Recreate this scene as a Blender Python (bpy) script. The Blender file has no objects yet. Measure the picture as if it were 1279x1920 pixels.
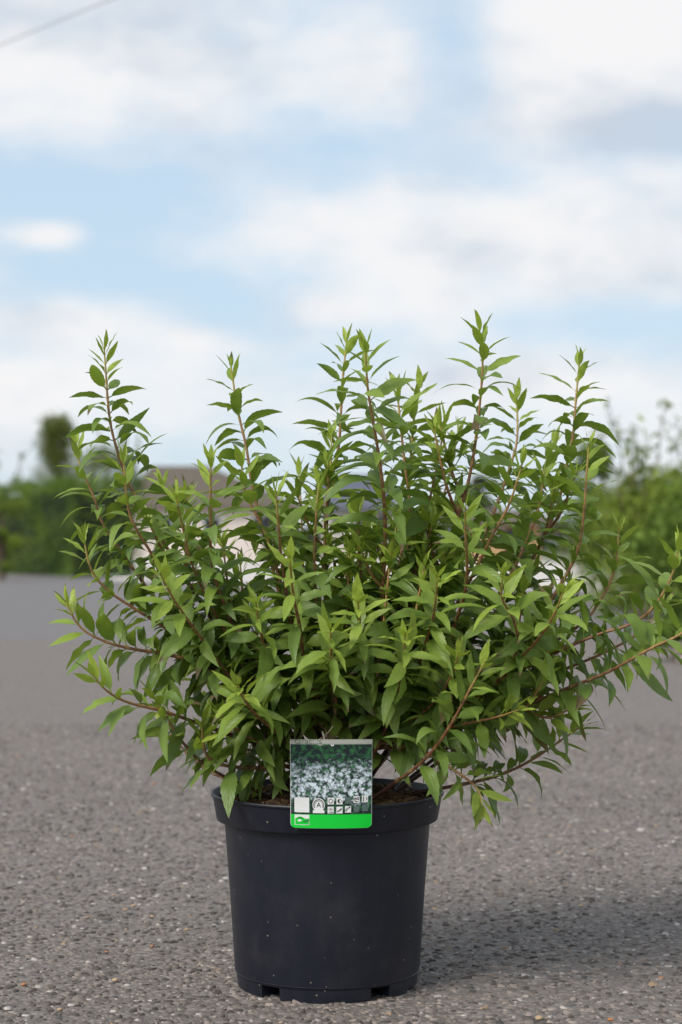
import bpy, math, random
import numpy as np
from mathutils import Vector
from mathutils.bvhtree import BVHTree
sc = bpy.context.scene
C = sc.collection
R = math.radians
rnd = random.Random(11)
rng = np.random.default_rng(11)

# ------------------------------------------------------------------ camera
F, CX, HOR, CAMH = 3583.0, 639.5, 1018.0, 0.529      # focal length in photo pixels, centre column, eye-level row, eye height
cam = bpy.data.cameras.new('camera'); camo = bpy.data.objects.new('camera', cam); C.objects.link(camo)
camo.location = (0, 0, CAMH); camo.rotation_euler = (R(90), 0, 0)
cam.lens = F * 36 / 1920; cam.sensor_width = 36; cam.shift_y = (HOR - 960) / 1920
cam.clip_start = 0.05; cam.clip_end = 5000
cam.dof.use_dof = True; cam.dof.focus_distance = 2.24; cam.dof.aperture_fstop = 6.3
sc.camera = camo

# ------------------------------------------------------------------ light
SUN_EL, SUN_AZ = 52, -68            # degrees; azimuth measured from +Y towards +X (the sun stands to the side of the pot)
sc.view_settings.view_transform = 'Standard'; sc.view_settings.look = 'None'
sc.view_settings.exposure = 0.22; sc.view_settings.gamma = 1.0
sun = bpy.data.lights.new('sun', 'SUN'); sun.energy = 3.0; sun.angle = R(28); sun.color = (1.0, 0.95, 0.88)
suno = bpy.data.objects.new('sun', sun); C.objects.link(suno)
sd = Vector((math.sin(R(SUN_AZ)) * math.cos(R(SUN_EL)), math.cos(R(SUN_AZ)) * math.cos(R(SUN_EL)) - 0.80, math.sin(R(SUN_EL)))).normalized()
suno.rotation_euler = sd.to_track_quat('Z', 'Y').to_euler(); suno.location = sd * 30

world = bpy.data.worlds.new('World'); sc.world = world; world.use_nodes = True
nt = world.node_tree; nt.nodes.clear()
def nd(t, typ, **kw):
    n = t.nodes.new(typ)
    for k, v in kw.items(): setattr(n, k, v)
    return n
def mth(t, op, a, b=None, c=None, clamp=False):
    n = nd(t, 'ShaderNodeMath', operation=op, use_clamp=clamp)
    for i, v in enumerate((a, b, c)):
        if v is None: continue
        if isinstance(v, (int, float)): n.inputs[i].default_value = v
        else: t.links.new(v, n.inputs[i])
    return n.outputs[0]
def mixc(t, fac, a, b, blend='MIX'):
    n = nd(t, 'ShaderNodeMix', data_type='RGBA', blend_type=blend)
    for s, v in ((0, fac), (6, a), (7, b)):
        if isinstance(v, (int, float)): n.inputs[s].default_value = v
        elif isinstance(v, tuple): n.inputs[s].default_value = (*v, 1) if len(v) == 3 else v
        else: t.links.new(v, n.inputs[s])
    return n.outputs[2]
def sstep(t, x, a, b):
    n = nd(t, 'ShaderNodeMapRange', interpolation_type='SMOOTHSTEP')
    t.links.new(x, n.inputs[0]); n.inputs[1].default_value = a; n.inputs[2].default_value = b
    return n.outputs[0]
sky = nd(nt, 'ShaderNodeTexSky', sky_type='NISHITA', sun_disc=False)
sky.sun_elevation = math.asin(sd.z); sky.sun_rotation = math.atan2(sd.x, sd.y); sky.air_density = 1.0; sky.dust_density = 1.0
tc = nd(nt, 'ShaderNodeTexCoord')
sep = nd(nt, 'ShaderNodeSeparateXYZ'); nt.links.new(tc.outputs['Generated'], sep.inputs[0])
az = mth(nt, 'ARCTAN2', sep.outputs[0], sep.outputs[1]); el = mth(nt, 'ARCSINE', sep.outputs[2])
mp = nd(nt, 'ShaderNodeMapping'); nt.links.new(tc.outputs['Generated'], mp.inputs[0]); mp.inputs['Scale'].default_value = (1, 1, 2.0)
def noise(t, vec, scale, detail=6, rough=0.5, dist=0.0):
    n = nd(t, 'ShaderNodeTexNoise'); n.inputs['Scale'].default_value = scale; n.inputs['Detail'].default_value = detail
    n.inputs['Roughness'].default_value = rough; n.inputs['Distortion'].default_value = dist
    if vec is not None: t.links.new(vec, n.inputs['Vector'])
    return n.outputs[0]
n1 = noise(nt, mp.outputs[0], 9.0, 8, 0.52, 0.1)
n2 = noise(nt, mp.outputs[0], 30.0, 6, 0.6)
def blob(px, py, rx, ry, k):
    u0, v0 = (px - CX) / F, (HOR - py) / F
    a = mth(nt, 'POWER', mth(nt, 'MULTIPLY', mth(nt, 'SUBTRACT', az, u0), F / rx), 2.0)
    b = mth(nt, 'POWER', mth(nt, 'MULTIPLY', mth(nt, 'SUBTRACT', el, v0), F / ry), 2.0)
    return mth(nt, 'MULTIPLY', mth(nt, 'EXPONENT', mth(nt, 'MULTIPLY', mth(nt, 'ADD', a, b), -1.0)), k)
field = mth(nt, 'ADD', mth(nt, 'MULTIPLY', n1, 1.0), mth(nt, 'MULTIPLY', mth(nt, 'SUBTRACT', n2, 0.5), 0.3))
for bl in ((1150, 90, 300, 150, .42), (230, 110, 420, 150, .26), (850, 440, 420, 110, .24), (1100, 520, 260, 70, .16), (105, 450, 80, 30, .5),
           (620, 582, 110, 36, .26), (110, 610, 190, 40, .2), (360, 640, 90, 30, .2), (500, 740, 700, 60, .06), (60, 740, 120, 70, .2), (1100, 720, 300, 60, .12),
           (860, 140, 90, 110, -.42), (130, 370, 330, 75, -.30), (680, 270, 170, 50, -.12), (330, 530, 330, 50, -.2), (1150, 615, 340, 40, -.16), (760, 680, 500, 60, -.1), (200, 440, 330, 90, -.1), (420, 590, 90, 30, -.1)):
    field = mth(nt, 'ADD', field, blob(*bl))
mask = sstep(nt, field, 0.24, 0.80)
# cloud brightness: white tops, grey where the cloud is thick and seen from below
shade = mth(nt, 'ADD', noise(nt, mp.outputs[0], 14.0, 5, 0.5), blob(1190, 265, 190, 55, .38))
shade = mth(nt, 'ADD', shade, blob(180, 60, 330, 90, .28))
shade = mth(nt, 'ADD', shade, blob(1200, 50, 260, 110, -.2))
ccol = mixc(nt, sstep(nt, shade, 0.42, 0.86), (0.79, 0.79, 0.80), (0.50, 0.565, 0.65))
veil = mixc(nt, 0.72, sky.outputs[0], (5.5, 7.0, 8.4))          # thin high haze over the blue
bg1 = nd(nt, 'ShaderNodeBackground'); nt.links.new(veil, bg1.inputs[0]); bg1.inputs[1].default_value = 0.10
bg2 = nd(nt, 'ShaderNodeBackground'); nt.links.new(ccol, bg2.inputs[0]); bg2.inputs[1].default_value = 1.0
mx = nd(nt, 'ShaderNodeMixShader'); nt.links.new(mask, mx.inputs[0]); nt.links.new(bg1.outputs[0], mx.inputs[1]); nt.links.new(bg2.outputs[0], mx.inputs[2])
wo = nd(nt, 'ShaderNodeOutputWorld'); nt.links.new(mx.outputs[0], wo.inputs[0])

# ------------------------------------------------------------------ helpers
def at(px, py, Y):
    return np.array(((px - CX) / F * Y, Y, CAMH - (py - HOR) / F * Y))
def mat(name, build):
    m = bpy.data.materials.new(name); m.use_nodes = True
    t = m.node_tree; t.nodes.clear(); o = nd(t, 'ShaderNodeOutputMaterial'); p = nd(t, 'ShaderNodeBsdfPrincipled')
    t.links.new(p.outputs[0], o.inputs[0]); build(t, p, o); return m
def setc(t, sock, v):
    if isinstance(v, tuple): sock.default_value = (*v, 1)
    elif isinstance(v, (int, float)): sock.default_value = v
    else: t.links.new(v, sock)
def bump(t, p, h, strength, dist):
    b = nd(t, 'ShaderNodeBump'); b.inputs['Strength'].default_value = strength; b.inputs['Distance'].default_value = dist
    t.links.new(h, b.inputs['Height']); t.links.new(b.outputs[0], p.inputs['Normal'])
def flat(name, col, rough=0.6, var=0.15, scale=20.0, spec=0.5):
    def b(t, p, o):
        g = nd(t, 'ShaderNodeTexCoord').outputs['Object']
        nz = noise(t, g, scale, 5, 0.6)
        setc(t, p.inputs['Base Color'], mixc(t, nz, tuple(c * (1 - var) for c in col), tuple(min(1, c * (1 + var)) for c in col)))
        p.inputs['Roughness'].default_value = rough; p.inputs['Specular IOR Level'].default_value = spec
    return mat(name, b)
def mesh_obj(name, verts, faces, m, parent=None, smooth=False, attr=None, attr_name='data'):
    me = bpy.data.meshes.new(name)
    if isinstance(faces, np.ndarray):
        k = faces.shape[1]; n = len(faces)
        me.vertices.add(len(verts)); me.vertices.foreach_set('co', np.asarray(verts, np.float32).ravel())
        me.loops.add(n * k); me.loops.foreach_set('vertex_index', faces.astype(np.int32).ravel())
        me.polygons.add(n); me.polygons.foreach_set('loop_start', np.arange(0, n * k, k, dtype=np.int32))
        me.polygons.foreach_set('loop_total', np.full(n, k, dtype=np.int32)); me.update(calc_edges=True)
    else:
        me.from_pydata([tuple(v) for v in verts], [], faces); me.update()
    if attr is not None:
        a = me.color_attributes.new(attr_name, 'FLOAT_COLOR', 'POINT'); a.data.foreach_set('color', np.asarray(attr, np.float32).ravel())
    if smooth: me.polygons.foreach_set('use_smooth', np.ones(len(me.polygons), bool))
    if m: me.materials.append(m)
    o = bpy.data.objects.new(name, me); C.objects.link(o)
    if parent: o.parent = parent
    return o
def tag(o, label=None, cat=None, group=None, kind=None):
    for k, v in (('label', label), ('category', cat), ('group', group), ('kind', kind)):
        if v: o[k] = v
    return o
def empty(name, loc=(0, 0, 0)):
    o = bpy.data.objects.new(name, None); C.objects.link(o); o.location = loc; o.empty_display_size = 0.05; return o
def local(o, parent):                      # parent a mesh written in world coordinates under a thing whose origin is elsewhere
    o.parent = parent; o.location = -Vector(parent.location); return o
def origin(o, p):
    """Move an object's origin to world point p, its mesh being in world coordinates."""
    p = Vector(p); o.data.transform(__import__('mathutils').Matrix.Translation(-p)); o.location = p - (Vector(o.parent.location) if o.parent else Vector())
    return o
def box(x0, x1, y0, y1, z0, z1):
    v = [(x, y, z) for z in (z0, z1) for y in (y0, y1) for x in (x0, x1)]
    return v, [(0, 2, 3, 1), (4, 5, 7, 6), (0, 1, 5, 4), (2, 6, 7, 3), (0, 4, 6, 2), (1, 3, 7, 5)]
def frames(P):
    P = np.asarray(P, float); T = np.gradient(P, axis=0); T /= np.linalg.norm(T, axis=1)[:, None] + 1e-12
    ref = np.array((0.31, 0.9, 0.11)); A = np.cross(T, ref); A /= np.linalg.norm(A, axis=1)[:, None] + 1e-12
    return T, A, np.cross(T, A)
def tube(P, rad, sides=6, base=0):
    P = np.asarray(P, float); rad = np.broadcast_to(np.asarray(rad, float), (len(P),)); T, A, B = frames(P)
    th = np.linspace(0, 2 * np.pi, sides, endpoint=False)
    V = (P[:, None] + rad[:, None, None] * (np.cos(th)[None, :, None] * A[:, None] + np.sin(th)[None, :, None] * B[:, None])).reshape(-1, 3)
    f = []
    for i in range(len(P) - 1):
        for j in range(sides):
            k = (j + 1) % sides
            f.append((base + i * sides + j, base + i * sides + k, base + (i + 1) * sides + k, base + (i + 1) * sides + j))
    return V, f
def spline(P, n):
    P = np.asarray(P, float); Q = np.vstack((2 * P[0] - P[1], P, 2 * P[-1] - P[-2])); out = []
    for i in range(len(P) - 1):
        p0, p1, p2, p3 = Q[i:i + 4]
        for t in np.linspace(0, 1, n, endpoint=False):
            out.append(0.5 * (2 * p1 + (p2 - p0) * t + (2 * p0 - 5 * p1 + 4 * p2 - p3) * t * t + (3 * p1 - p0 - 3 * p2 + p3) * t ** 3))
    out.append(P[-1]); out = np.array(out)
    d = np.r_[0, np.cumsum(np.linalg.norm(np.diff(out, axis=0), axis=1))]
    return out, d
def sample(out, d, s):
    return np.array([np.interp(s, d, out[:, k]) for k in range(3)]).T
def attrc(t, name):
    a = nd(t, 'ShaderNodeAttribute'); a.attribute_name = name; return a

# ------------------------------------------------------------------ setting: ground, asphalt, road, yard, bed
def m_asphalt(t, p, o):
    g = nd(t, 'ShaderNodeTexCoord').outputs['Object']
    vo = nd(t, 'ShaderNodeTexVoronoi'); vo.inputs['Scale'].default_value = 120; t.links.new(g, vo.inputs['Vector'])
    sp = nd(t, 'ShaderNodeSeparateColor'); t.links.new(vo.outputs['Color'], sp.inputs[0])
    fine = noise(t, g, 420, 4, 0.7); big = noise(t, g, 1.3, 5, 0.6); mid = noise(t, g, 9, 4, 0.6)
    c = mixc(t, sp.outputs[0], (0.112, 0.095, 0.086), (0.29, 0.25, 0.225))
    c = mixc(t, mth(t, 'MULTIPLY', sstep(t, vo.outputs['Distance'], 0.35, 0.75), 0.6), c, (0.075, 0.066, 0.06))
    c = mixc(t, mth(t, 'MULTIPLY', fine, 0.5), c, (0.185, 0.161, 0.147))
    c = mixc(t, mth(t, 'MULTIPLY', sstep(t, big, 0.35, 0.7), 0.35), c, (0.155, 0.139, 0.129))
    c = mixc(t, mth(t, 'MULTIPLY', sstep(t, mid, 0.5, 0.75), 0.25), c, (0.24, 0.215, 0.2))
    setc(t, p.inputs['Base Color'], c); p.inputs['Roughness'].default_value = 0.85; p.inputs['Specular IOR Level'].default_value = 0.3
    h = mth(t, 'SUBTRACT', mth(t, 'MULTIPLY', fine, 0.5), vo.outputs['Distance']); bump(t, p, h, 0.7, 0.004)
M_ASPH = mat('asphalt', m_asphalt)
def m_chip(t, p, o):
    a = attrc(t, 'data').outputs['Color']; g = nd(t, 'ShaderNodeTexCoord').outputs['Object']
    fine = noise(t, g, 500, 3, 0.7)
    setc(t, p.inputs['Base Color'], mixc(t, 0.6, a, mixc(t, fine, (0.25, 0.25, 0.25), (1.5, 1.5, 1.5)), 'MULTIPLY'))
    p.inputs['Roughness'].default_value = 0.75; p.inputs['Specular IOR Level'].default_value = 0.35; bump(t, p, fine, 0.4, 0.001)
M_CHIP = mat('aggregate', m_chip)
M_ROAD = flat('smooth_asphalt', (0.142, 0.129, 0.127), 0.85, 0.12, 3.0)
M_YARD = flat('pale_concrete', (0.50, 0.455, 0.425), 0.8, 0.12, 2.0)
M_FIELD = flat('field_grass', (0.10, 0.115, 0.045), 0.9, 0.35, 0.6)
M_BED = flat('bed_soil', (0.085, 0.062, 0.045), 0.95, 0.4, 25.0)
def sheet(name, pts, z, m, label, cat):
    o = mesh_obj(name, [(x, y, z) for x, y in pts], [tuple(range(len(pts)))], m); return tag(o, label, cat, kind='structure')
sheet('ground', [(-2500, -400), (2500, -400), (2500, 4000), (-2500, 4000)], -0.016, M_FIELD, 'rough green and brown field reaching the horizon', 'ground')
asph = sheet('asphalt', [(-14, -6), (14, -6), (14, 10.6), (-14, 10.2)], 0.0, M_ASPH, 'coarse grey brown asphalt under the plant pot', 'asphalt')
sheet('road', [(-14, 10.15), (14, 10.55), (14, 30), (-1.0, 30.5), (-14, 52)], -0.006, M_ROAD, 'smooth bluish grey road beyond the coarse asphalt', 'road')
sheet('yard', [(-3.2, 27), (4.2, 20), (6.5, 62), (-9, 62)], -0.002, M_YARD, 'pale concrete yard in front of the brown roofed barn', 'yard')

# the stones of the asphalt's wearing course, thousands of them: real chips set in the binder
def chips():
    N = 60000
    Y = 1.75 + (5.6 - 1.75) * rng.random(N * 2) ** 1.15
    X = (rng.random(N * 2) * 2 - 1) * (0.24 * Y + 0.12)
    keep = (rng.random(N * 2) < 0.75); X, Y = X[keep][:N], Y[keep][:N]; n = len(X)
    r = 0.0023 + 0.0042 * rng.random(n) ** 1.7; r[rng.random(n) < 0.06] *= 1.4
    K = 6; th = np.linspace(0, 2 * np.pi, K, endpoint=False)[None] + rng.random((n, 1)) * 6.28 + (rng.random((n, K)) - .5) * 0.5
    rr = r[:, None] * (0.55 + 0.75 * rng.random((n, K))); asp = 0.6 + 0.4 * rng.random((n, 1)); rot = rng.random((n, 1)) * 3.14
    def ring(s, z):
        x = np.cos(th) * rr * s; y = np.sin(th) * rr * s * asp
        return np.stack((X[:, None] + x * np.cos(rot) - y * np.sin(rot), Y[:, None] + x * np.sin(rot) + y * np.cos(rot), np.broadcast_to(z, x.shape)), -1)
    h = r[:, None] * (0.10 + 0.24 * rng.random((n, 1))); tx, ty = rng.normal(0, .16, (n, 1)), rng.normal(0, .16, (n, 1))
    low = ring(1.0, np.full((n, 1), -0.001)); top = ring(0.74, h)
    top[..., 2] += (top[..., 0] - X[:, None]) * tx + (top[..., 1] - Y[:, None]) * ty
    V = np.concatenate((low, top), 1).reshape(-1, 3); b = (np.arange(n) * 2 * K)[:, None]
    q = [np.concatenate([b + j, b + (j + 1) % K, b + K + (j + 1) % K, b + K + j], 1) for j in range(K)]
    q += [np.concatenate([b + K, b + K + 1, b + K + 2, b + K + 3], 1), np.concatenate([b + K, b + K + 3, b + K + 4, b + K + 5], 1)]
    base = np.array((0.178, 0.147, 0.129)) * (0.28 + 1.25 * rng.random((n, 1)) ** 1.3)
    base *= (1 + .13 * np.sin(X * 5.1 + 1.3 * np.sin(Y * 3.7)) + .10 * np.sin(Y * 6.3 + 1.7 * np.sin(X * 8.2 + 1)))[:, None]      # worn and stained areas
    cool = rng.random(n) < 0.18; base[cool] *= (0.93, 1.0, 1.06)
    pale = rng.random(n) < 0.05; base[pale] = np.array((0.40, 0.36, 0.33)) * (0.8 + 0.4 * rng.random((pale.sum(), 1)))
    tan = rng.random(n) < 0.008; base[tan] = (0.33, 0.22, 0.13)
    col = np.repeat(np.c_[base, np.ones(n)], 2 * K, 0)
    o = mesh_obj('aggregate', V, np.concatenate(q, 0), M_CHIP, asph, attr=col); o['kind'] = 'stuff'; return o
chips()

# ------------------------------------------------------------------ pot
POT = (-0.0165, 2.30)
def m_pot(t, p, o):
    g = nd(t, 'ShaderNodeTexCoord').outputs['Object']
    st = nd(t, 'ShaderNodeMapping'); st.inputs['Scale'].default_value = (60, 60, 4); t.links.new(g, st.inputs[0])
    streak = noise(t, st.outputs[0], 1.0, 5, 0.6); dust = noise(t, g, 14, 6, 0.65)
    vo = nd(t, 'ShaderNodeTexVoronoi'); vo.inputs['Scale'].default_value = 120; t.links.new(g, vo.inputs['Vector'])
    sp = nd(t, 'ShaderNodeSeparateColor'); t.links.new(vo.outputs['Color'], sp.inputs[0])
    speck = mth(t, 'MULTIPLY', mth(t, 'LESS_THAN', vo.outputs['Distance'], mth(t, 'MULTIPLY', sp.outputs[1], 0.12)), mth(t, 'GREATER_THAN', mth(t, 'ADD', sp.outputs[0], mth(t, 'MULTIPLY', dust, .5)), 0.84))
    c = mixc(t, streak, (0.0062, 0.0076, 0.0142), (0.0105, 0.0124, 0.0215))
    c = mixc(t, mth(t, 'MULTIPLY', sstep(t, dust, 0.42, 0.75), 0.20), c, (0.075, 0.07, 0.066))
    c = mixc(t, speck, c, (0.24, 0.20, 0.15))
    setc(t, p.inputs['Base Color'], c)
    setc(t, p.inputs['Roughness'], mth(t, 'ADD', mth(t, 'MULTIPLY', streak, 0.16), 0.36)); p.inputs['Specular IOR Level'].default_value = 0.4
    bump(t, p, streak, 0.12, 0.001)
M_POT = mat('black_plastic', m_pot)
pot = empty('plant_pot', (POT[0], POT[1], 0))
tag(pot, 'round black plastic nursery pot with a wide rim standing on the asphalt', 'pot')
def lathe(prof, seg=128, closed=True, a0=0, a1=2 * math.pi):
    full = abs(a1 - a0 - 2 * math.pi) < 1e-6; n = seg if full else seg + 1
    V = [(r * math.cos(a0 + (a1 - a0) * i / seg), r * math.sin(a0 + (a1 - a0) * i / seg), z) for i in range(n) for r, z in prof]
    k = len(prof); f = []
    for i in range(seg):
        j = (i + 1) % n
        for a in range(k if closed else k - 1):
            b = (a + 1) % k; f.append((i * k + a, j * k + a, j * k + b, i * k + b))
    if not full: f += [tuple(range(k)), tuple(range(n * k - 1, n * k - k - 1, -1))]
    return V, f
def autosmooth(o, ang=32):
    me = o.data; me.polygons.foreach_set('use_smooth', np.ones(len(me.polygons), bool)); me.set_sharp_from_angle(angle=R(ang)); return o
# body: a tapering wall with the thin raised moulding line near its foot
body = mesh_obj('body', *lathe([(0.0, 0.014), (0.104, 0.014), (0.1095, 0.0155), (0.1102, 0.0175), (0.1110, 0.0178), (0.1113, 0.0186), (0.1108, 0.0190), (0.1112, 0.021), (0.117, 0.11), (0.1235, 0.196), (0.1262, 0.199), (0.1215, 0.199), (0.1195, 0.192), (0.1072, 0.020), (0.0, 0.020)], 144, False), M_POT, pot)
autosmooth(body)
rim = mesh_obj('rim', *lathe([(0.1262, 0.1985), (0.1305, 0.1975), (0.1325, 0.1985), (0.1333, 0.201), (0.1378, 0.2265), (0.1398, 0.2275), (0.1402, 0.2292), (0.1394, 0.2306), (0.1374, 0.2308), (0.1362, 0.2290), (0.1305, 0.2015), (0.1215, 0.1995)], 144, True), M_POT, pot)
autosmooth(rim)
for i in range(5):           # the foot ring is cut by drainage gaps
    a = R(-90 - 30 + 72 * i); foot = mesh_obj('foot', *lathe([(0.090, 0.0), (0.1068, 0.0), (0.1078, 0.001), (0.1092, 0.0152), (0.090, 0.0152)], 24, True, a, a + R(58)), M_POT, pot); autosmooth(foot)
for k, a in enumerate((-29, -26.4)):   # two small stamped ovals on the rim
    a = R(a); c = np.array((0.1372 * math.cos(a), 0.1372 * math.sin(a), 0.2205)); s = np.array((-math.sin(a), math.cos(a), 0)); nrm = np.array((math.cos(a), math.sin(a), -0.17)); up = np.array((.17 * math.cos(a), .17 * math.sin(a), 1))
    ring = [c + nrm * 0.0004 + s * 0.0011 * math.cos(t) + up * 0.0022 * math.sin(t) for t in np.linspace(0, 6.283, 12, endpoint=False)]
    back = [v - nrm * 0.002 for v in ring]
    mesh_obj('stamped_mark', ring + back, [tuple(range(12))] + [(i, 12 + i, 12 + (i + 1) % 12, (i + 1) % 12) for i in range(12)], M_SCUFF if 'M_SCUFF' in globals() else flat('pale_scuff', (0.16, 0.165, 0.18), 0.6), pot)

# ------------------------------------------------------------------ soil in the pot
SOILZ = 0.218
def m_soil(t, p, o):
    g = nd(t, 'ShaderNodeTexCoord').outputs['Object']
    a = noise(t, g, 90, 6, 0.7); b = noise(t, g, 30, 4, 0.6)
    c = mixc(t, sstep(t, a, 0.35, 0.7), (0.035, 0.021, 0.013), (0.19, 0.115, 0.06)); c = mixc(t, mth(t, 'MULTIPLY', sstep(t, b, 0.55, 0.75), 0.6), c, (0.27, 0.175, 0.095))
    setc(t, p.inputs['Base Color'], c); p.inputs['Roughness'].default_value = 0.95; p.inputs['Specular IOR Level'].default_value = 0.15; bump(t, p, a, 0.9, 0.004)
M_SOIL = mat('peat', m_soil)
def soil():
    V, Fc, nr, ns = [], [], 22, 90
    for i in range(nr + 1):
        for j in range(ns):
            r = 0.1345 * i / nr; th = 2 * math.pi * j / ns; x, y = r * math.cos(th), r * math.sin(th)
            z = SOILZ + 0.014 * (1 - (r / 0.1345) ** 2) + 0.0045 * math.sin(x * 95 + 1.3) * math.cos(y * 80) + rnd.uniform(-.003, .003) * (i < nr) + 0.006 * math.exp(-((x + 0.05) ** 2 + (y - .02) ** 2) / .0012) - 0.002 * (i == nr)
            V.append((x, y, z))
    for i in range(nr):
        for j in range(ns):
            k = (j + 1) % ns; Fc.append((i * ns + j, i * ns + k, (i + 1) * ns + k, (i + 1) * ns + j))
    # crumbs and fibres of peat and bark
    for q in range(2600):
        r = 0.132 * math.sqrt(rnd.random()); th = rnd.random() * 6.283; c = np.array((r * math.cos(th), r * math.sin(th), SOILZ + 0.014 * (1 - (r / 0.1345) ** 2) + rnd.uniform(-.001, .0045)))
        fib = rnd.random() < 0.35; L = rnd.uniform(.006, .016) if fib else rnd.uniform(.0015, .005); W = .0006 if fib else L * rnd.uniform(.35, .8)
        d = np.array((rnd.uniform(-1, 1), rnd.uniform(-1, 1), rnd.uniform(-.25, .35))); d /= np.linalg.norm(d); s = np.cross(d, (0.1, .2, 1)); s /= np.linalg.norm(s); u = np.cross(s, d); b0 = len(V)
        for e in (-1, 1):
            for a, b in ((-1, -.6), (1, -.6), (.7, .7), (-.7, .7)): V.append(tuple(c + d * L * .5 * e * rnd.uniform(.7, 1) + s * W * .5 * a + u * W * .5 * b))
        Fc += [(b0, b0 + 1, b0 + 5, b0 + 4), (b0 + 1, b0 + 2, b0 + 6, b0 + 5), (b0 + 2, b0 + 3, b0 + 7, b0 + 6), (b0 + 3, b0, b0 + 4, b0 + 7), (b0 + 3, b0 + 2, b0 + 1, b0), (b0 + 4, b0 + 5, b0 + 6, b0 + 7)]
    o = mesh_obj('potting_soil', V, Fc, M_SOIL); o.location = (POT[0], POT[1], 0)
    tag(o, 'dark brown fibrous peat soil filling the black pot', 'soil', kind='stuff')
soil()

# ------------------------------------------------------------------ the shrub
TAGX, TZ0, TH, TW = (621 - CX) / F * 2.155, 0.2070, 0.1015, 0.0915
def m_leaf(t, p, o):
    at_ = attrc(t, 'data'); sp = nd(t, 'ShaderNodeSeparateColor'); t.links.new(at_.outputs['Color'], sp.inputs[0])
    u, ac, tone, dmg = sp.outputs[0], sp.outputs[1], sp.outputs[2], at_.outputs['Alpha']
    g = nd(t, 'ShaderNodeTexCoord').outputs['Object']
    nz = noise(t, g, 60, 4, 0.6); fine = noise(t, g, 260, 3, 0.6)
    ramp = nd(t, 'ShaderNodeValToRGB'); t.links.new(tone, ramp.inputs[0]); e = ramp.color_ramp.elements
    e[0].position = 0.0; e[0].color = (0.086, 0.145, 0.036, 1); e[1].position = 1.0; e[1].color = (0.40, 0.50, 0.07, 1)
    for pos, col in ((0.35, (0.155, 0.24, 0.044, 1)), (0.65, (0.25, 0.35, 0.05, 1))):
        x = e.new(pos); x.color = col
    c = mixc(t, mth(t, 'MULTIPLY', nz, 0.4), ramp.outputs[0], (0.5, 0.6, 0.45), 'MULTIPLY')
    # midrib and curved side veins, slightly paler
    mid = mth(t, 'SUBTRACT', 1.0, sstep(t, ac, 0.0, 0.085)); 
    vein = mth(t, 'PINGPONG', mth(t, 'SUBTRACT', mth(t, 'MULTIPLY', u, 8.0), mth(t, 'MULTIPLY', ac, 2.1)), 0.5)
    vl = mth(t, 'SUBTRACT', 1.0, sstep(t, vein, 0.0, 0.10))
    c = mixc(t, mth(t, 'MULTIPLY', mid, 0.45), c, (0.20, 0.29, 0.07)); c = mixc(t, mth(t, 'MULTIPLY', vl, 0.16), c, (0.14, 0.23, 0.06))
    pet = mth(t, 'SUBTRACT', 1.0, sstep(t, u, 0.0, 0.09)); c = mixc(t, pet, c, (0.36, 0.31, 0.07))
    # dried tip and margin, purple brown
    e1 = mth(t, 'ADD', mth(t, 'MAXIMUM', u, mth(t, 'MULTIPLY', ac, 0.86)), mth(t, 'MULTIPLY', mth(t, 'SUBTRACT', nz, 0.5), 0.45))
    dry = mth(t, 'MULTIPLY', sstep(t, mth(t, 'ADD', e1, mth(t, 'MULTIPLY', dmg, 0.62)), 1.12, 1.24), mth(t, 'GREATER_THAN', dmg, 0.03))
    c = mixc(t, mth(t, 'MULTIPLY', dry, 0.85), c, (0.13, 0.066, 0.050))
    setc(t, p.inputs['Base Color'], c); setc(t, p.inputs['Roughness'], mth(t, 'ADD', mth(t, 'MULTIPLY', fine, 0.18), 0.36)); p.inputs['Specular IOR Level'].default_value = 0.45
    h = mth(t, 'SUBTRACT', mth(t, 'MULTIPLY', fine, 0.35), mth(t, 'ADD', vl, mth(t, 'MULTIPLY', mid, 1.2))); bump(t, p, h, 0.4, 0.0008)
    tr = nd(t, 'ShaderNodeBsdfTranslucent'); t.links.new(mixc(t, 0.55, c, (0.30, 0.42, 0.03)), tr.inputs[0])
    ms = nd(t, 'ShaderNodeMixShader'); ms.inputs[0].default_value = 0.32; t.links.new(p.outputs[0], ms.inputs[1]); t.links.new(tr.outputs[0], ms.inputs[2]); t.links.new(ms.outputs[0], o.inputs[0])
M_LEAF = mat('leaf', m_leaf)
def m_stem(t, p, o):
    a = attrc(t, 'data'); sp = nd(t, 'ShaderNodeSeparateColor'); t.links.new(a.outputs['Color'], sp.inputs[0])
    g = nd(t, 'ShaderNodeTexCoord').outputs['Object']; nz = noise(t, g, 160, 4, 0.6)
    ramp = nd(t, 'ShaderNodeValToRGB'); t.links.new(mth(t, 'ADD', sp.outputs[0], mth(t, 'MULTIPLY', mth(t, 'SUBTRACT', nz, .5), .25)), ramp.inputs[0]); e = ramp.color_ramp.elements
    e[0].position = 0; e[0].color = (0.045, 0.022, 0.016, 1); e[1].position = 1; e[1].color = (0.36, 0.33, 0.07, 1)
    for pos, col in ((0.40, (0.085, 0.030, 0.018, 1)), (0.76, (0.18, 0.055, 0.030, 1)), (0.92, (0.29, 0.14, 0.055, 1))):
        x = e.new(pos); x.color = col
    setc(t, p.inputs['Base Color'], mixc(t, mth(t, 'MULTIPLY', sp.outputs[1], 0.6), ramp.outputs[0], (0.36, 0.25, 0.08))); p.inputs['Roughness'].default_value = 0.55; bump(t, p, nz, 0.3, 0.001)
M_STEM = mat('stem_bark', m_stem)
M_DRY = flat('dry_twig', (0.34, 0.27, 0.19), 0.8, 0.2, 90)

shrub = empty('potted_shrub', (POT[0], POT[1], SOILZ + 0.01))
tag(shrub, 'bushy green leafy shrub with many reddish stems growing in the black pot', 'shrub')
Y0 = POT[1]
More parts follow.
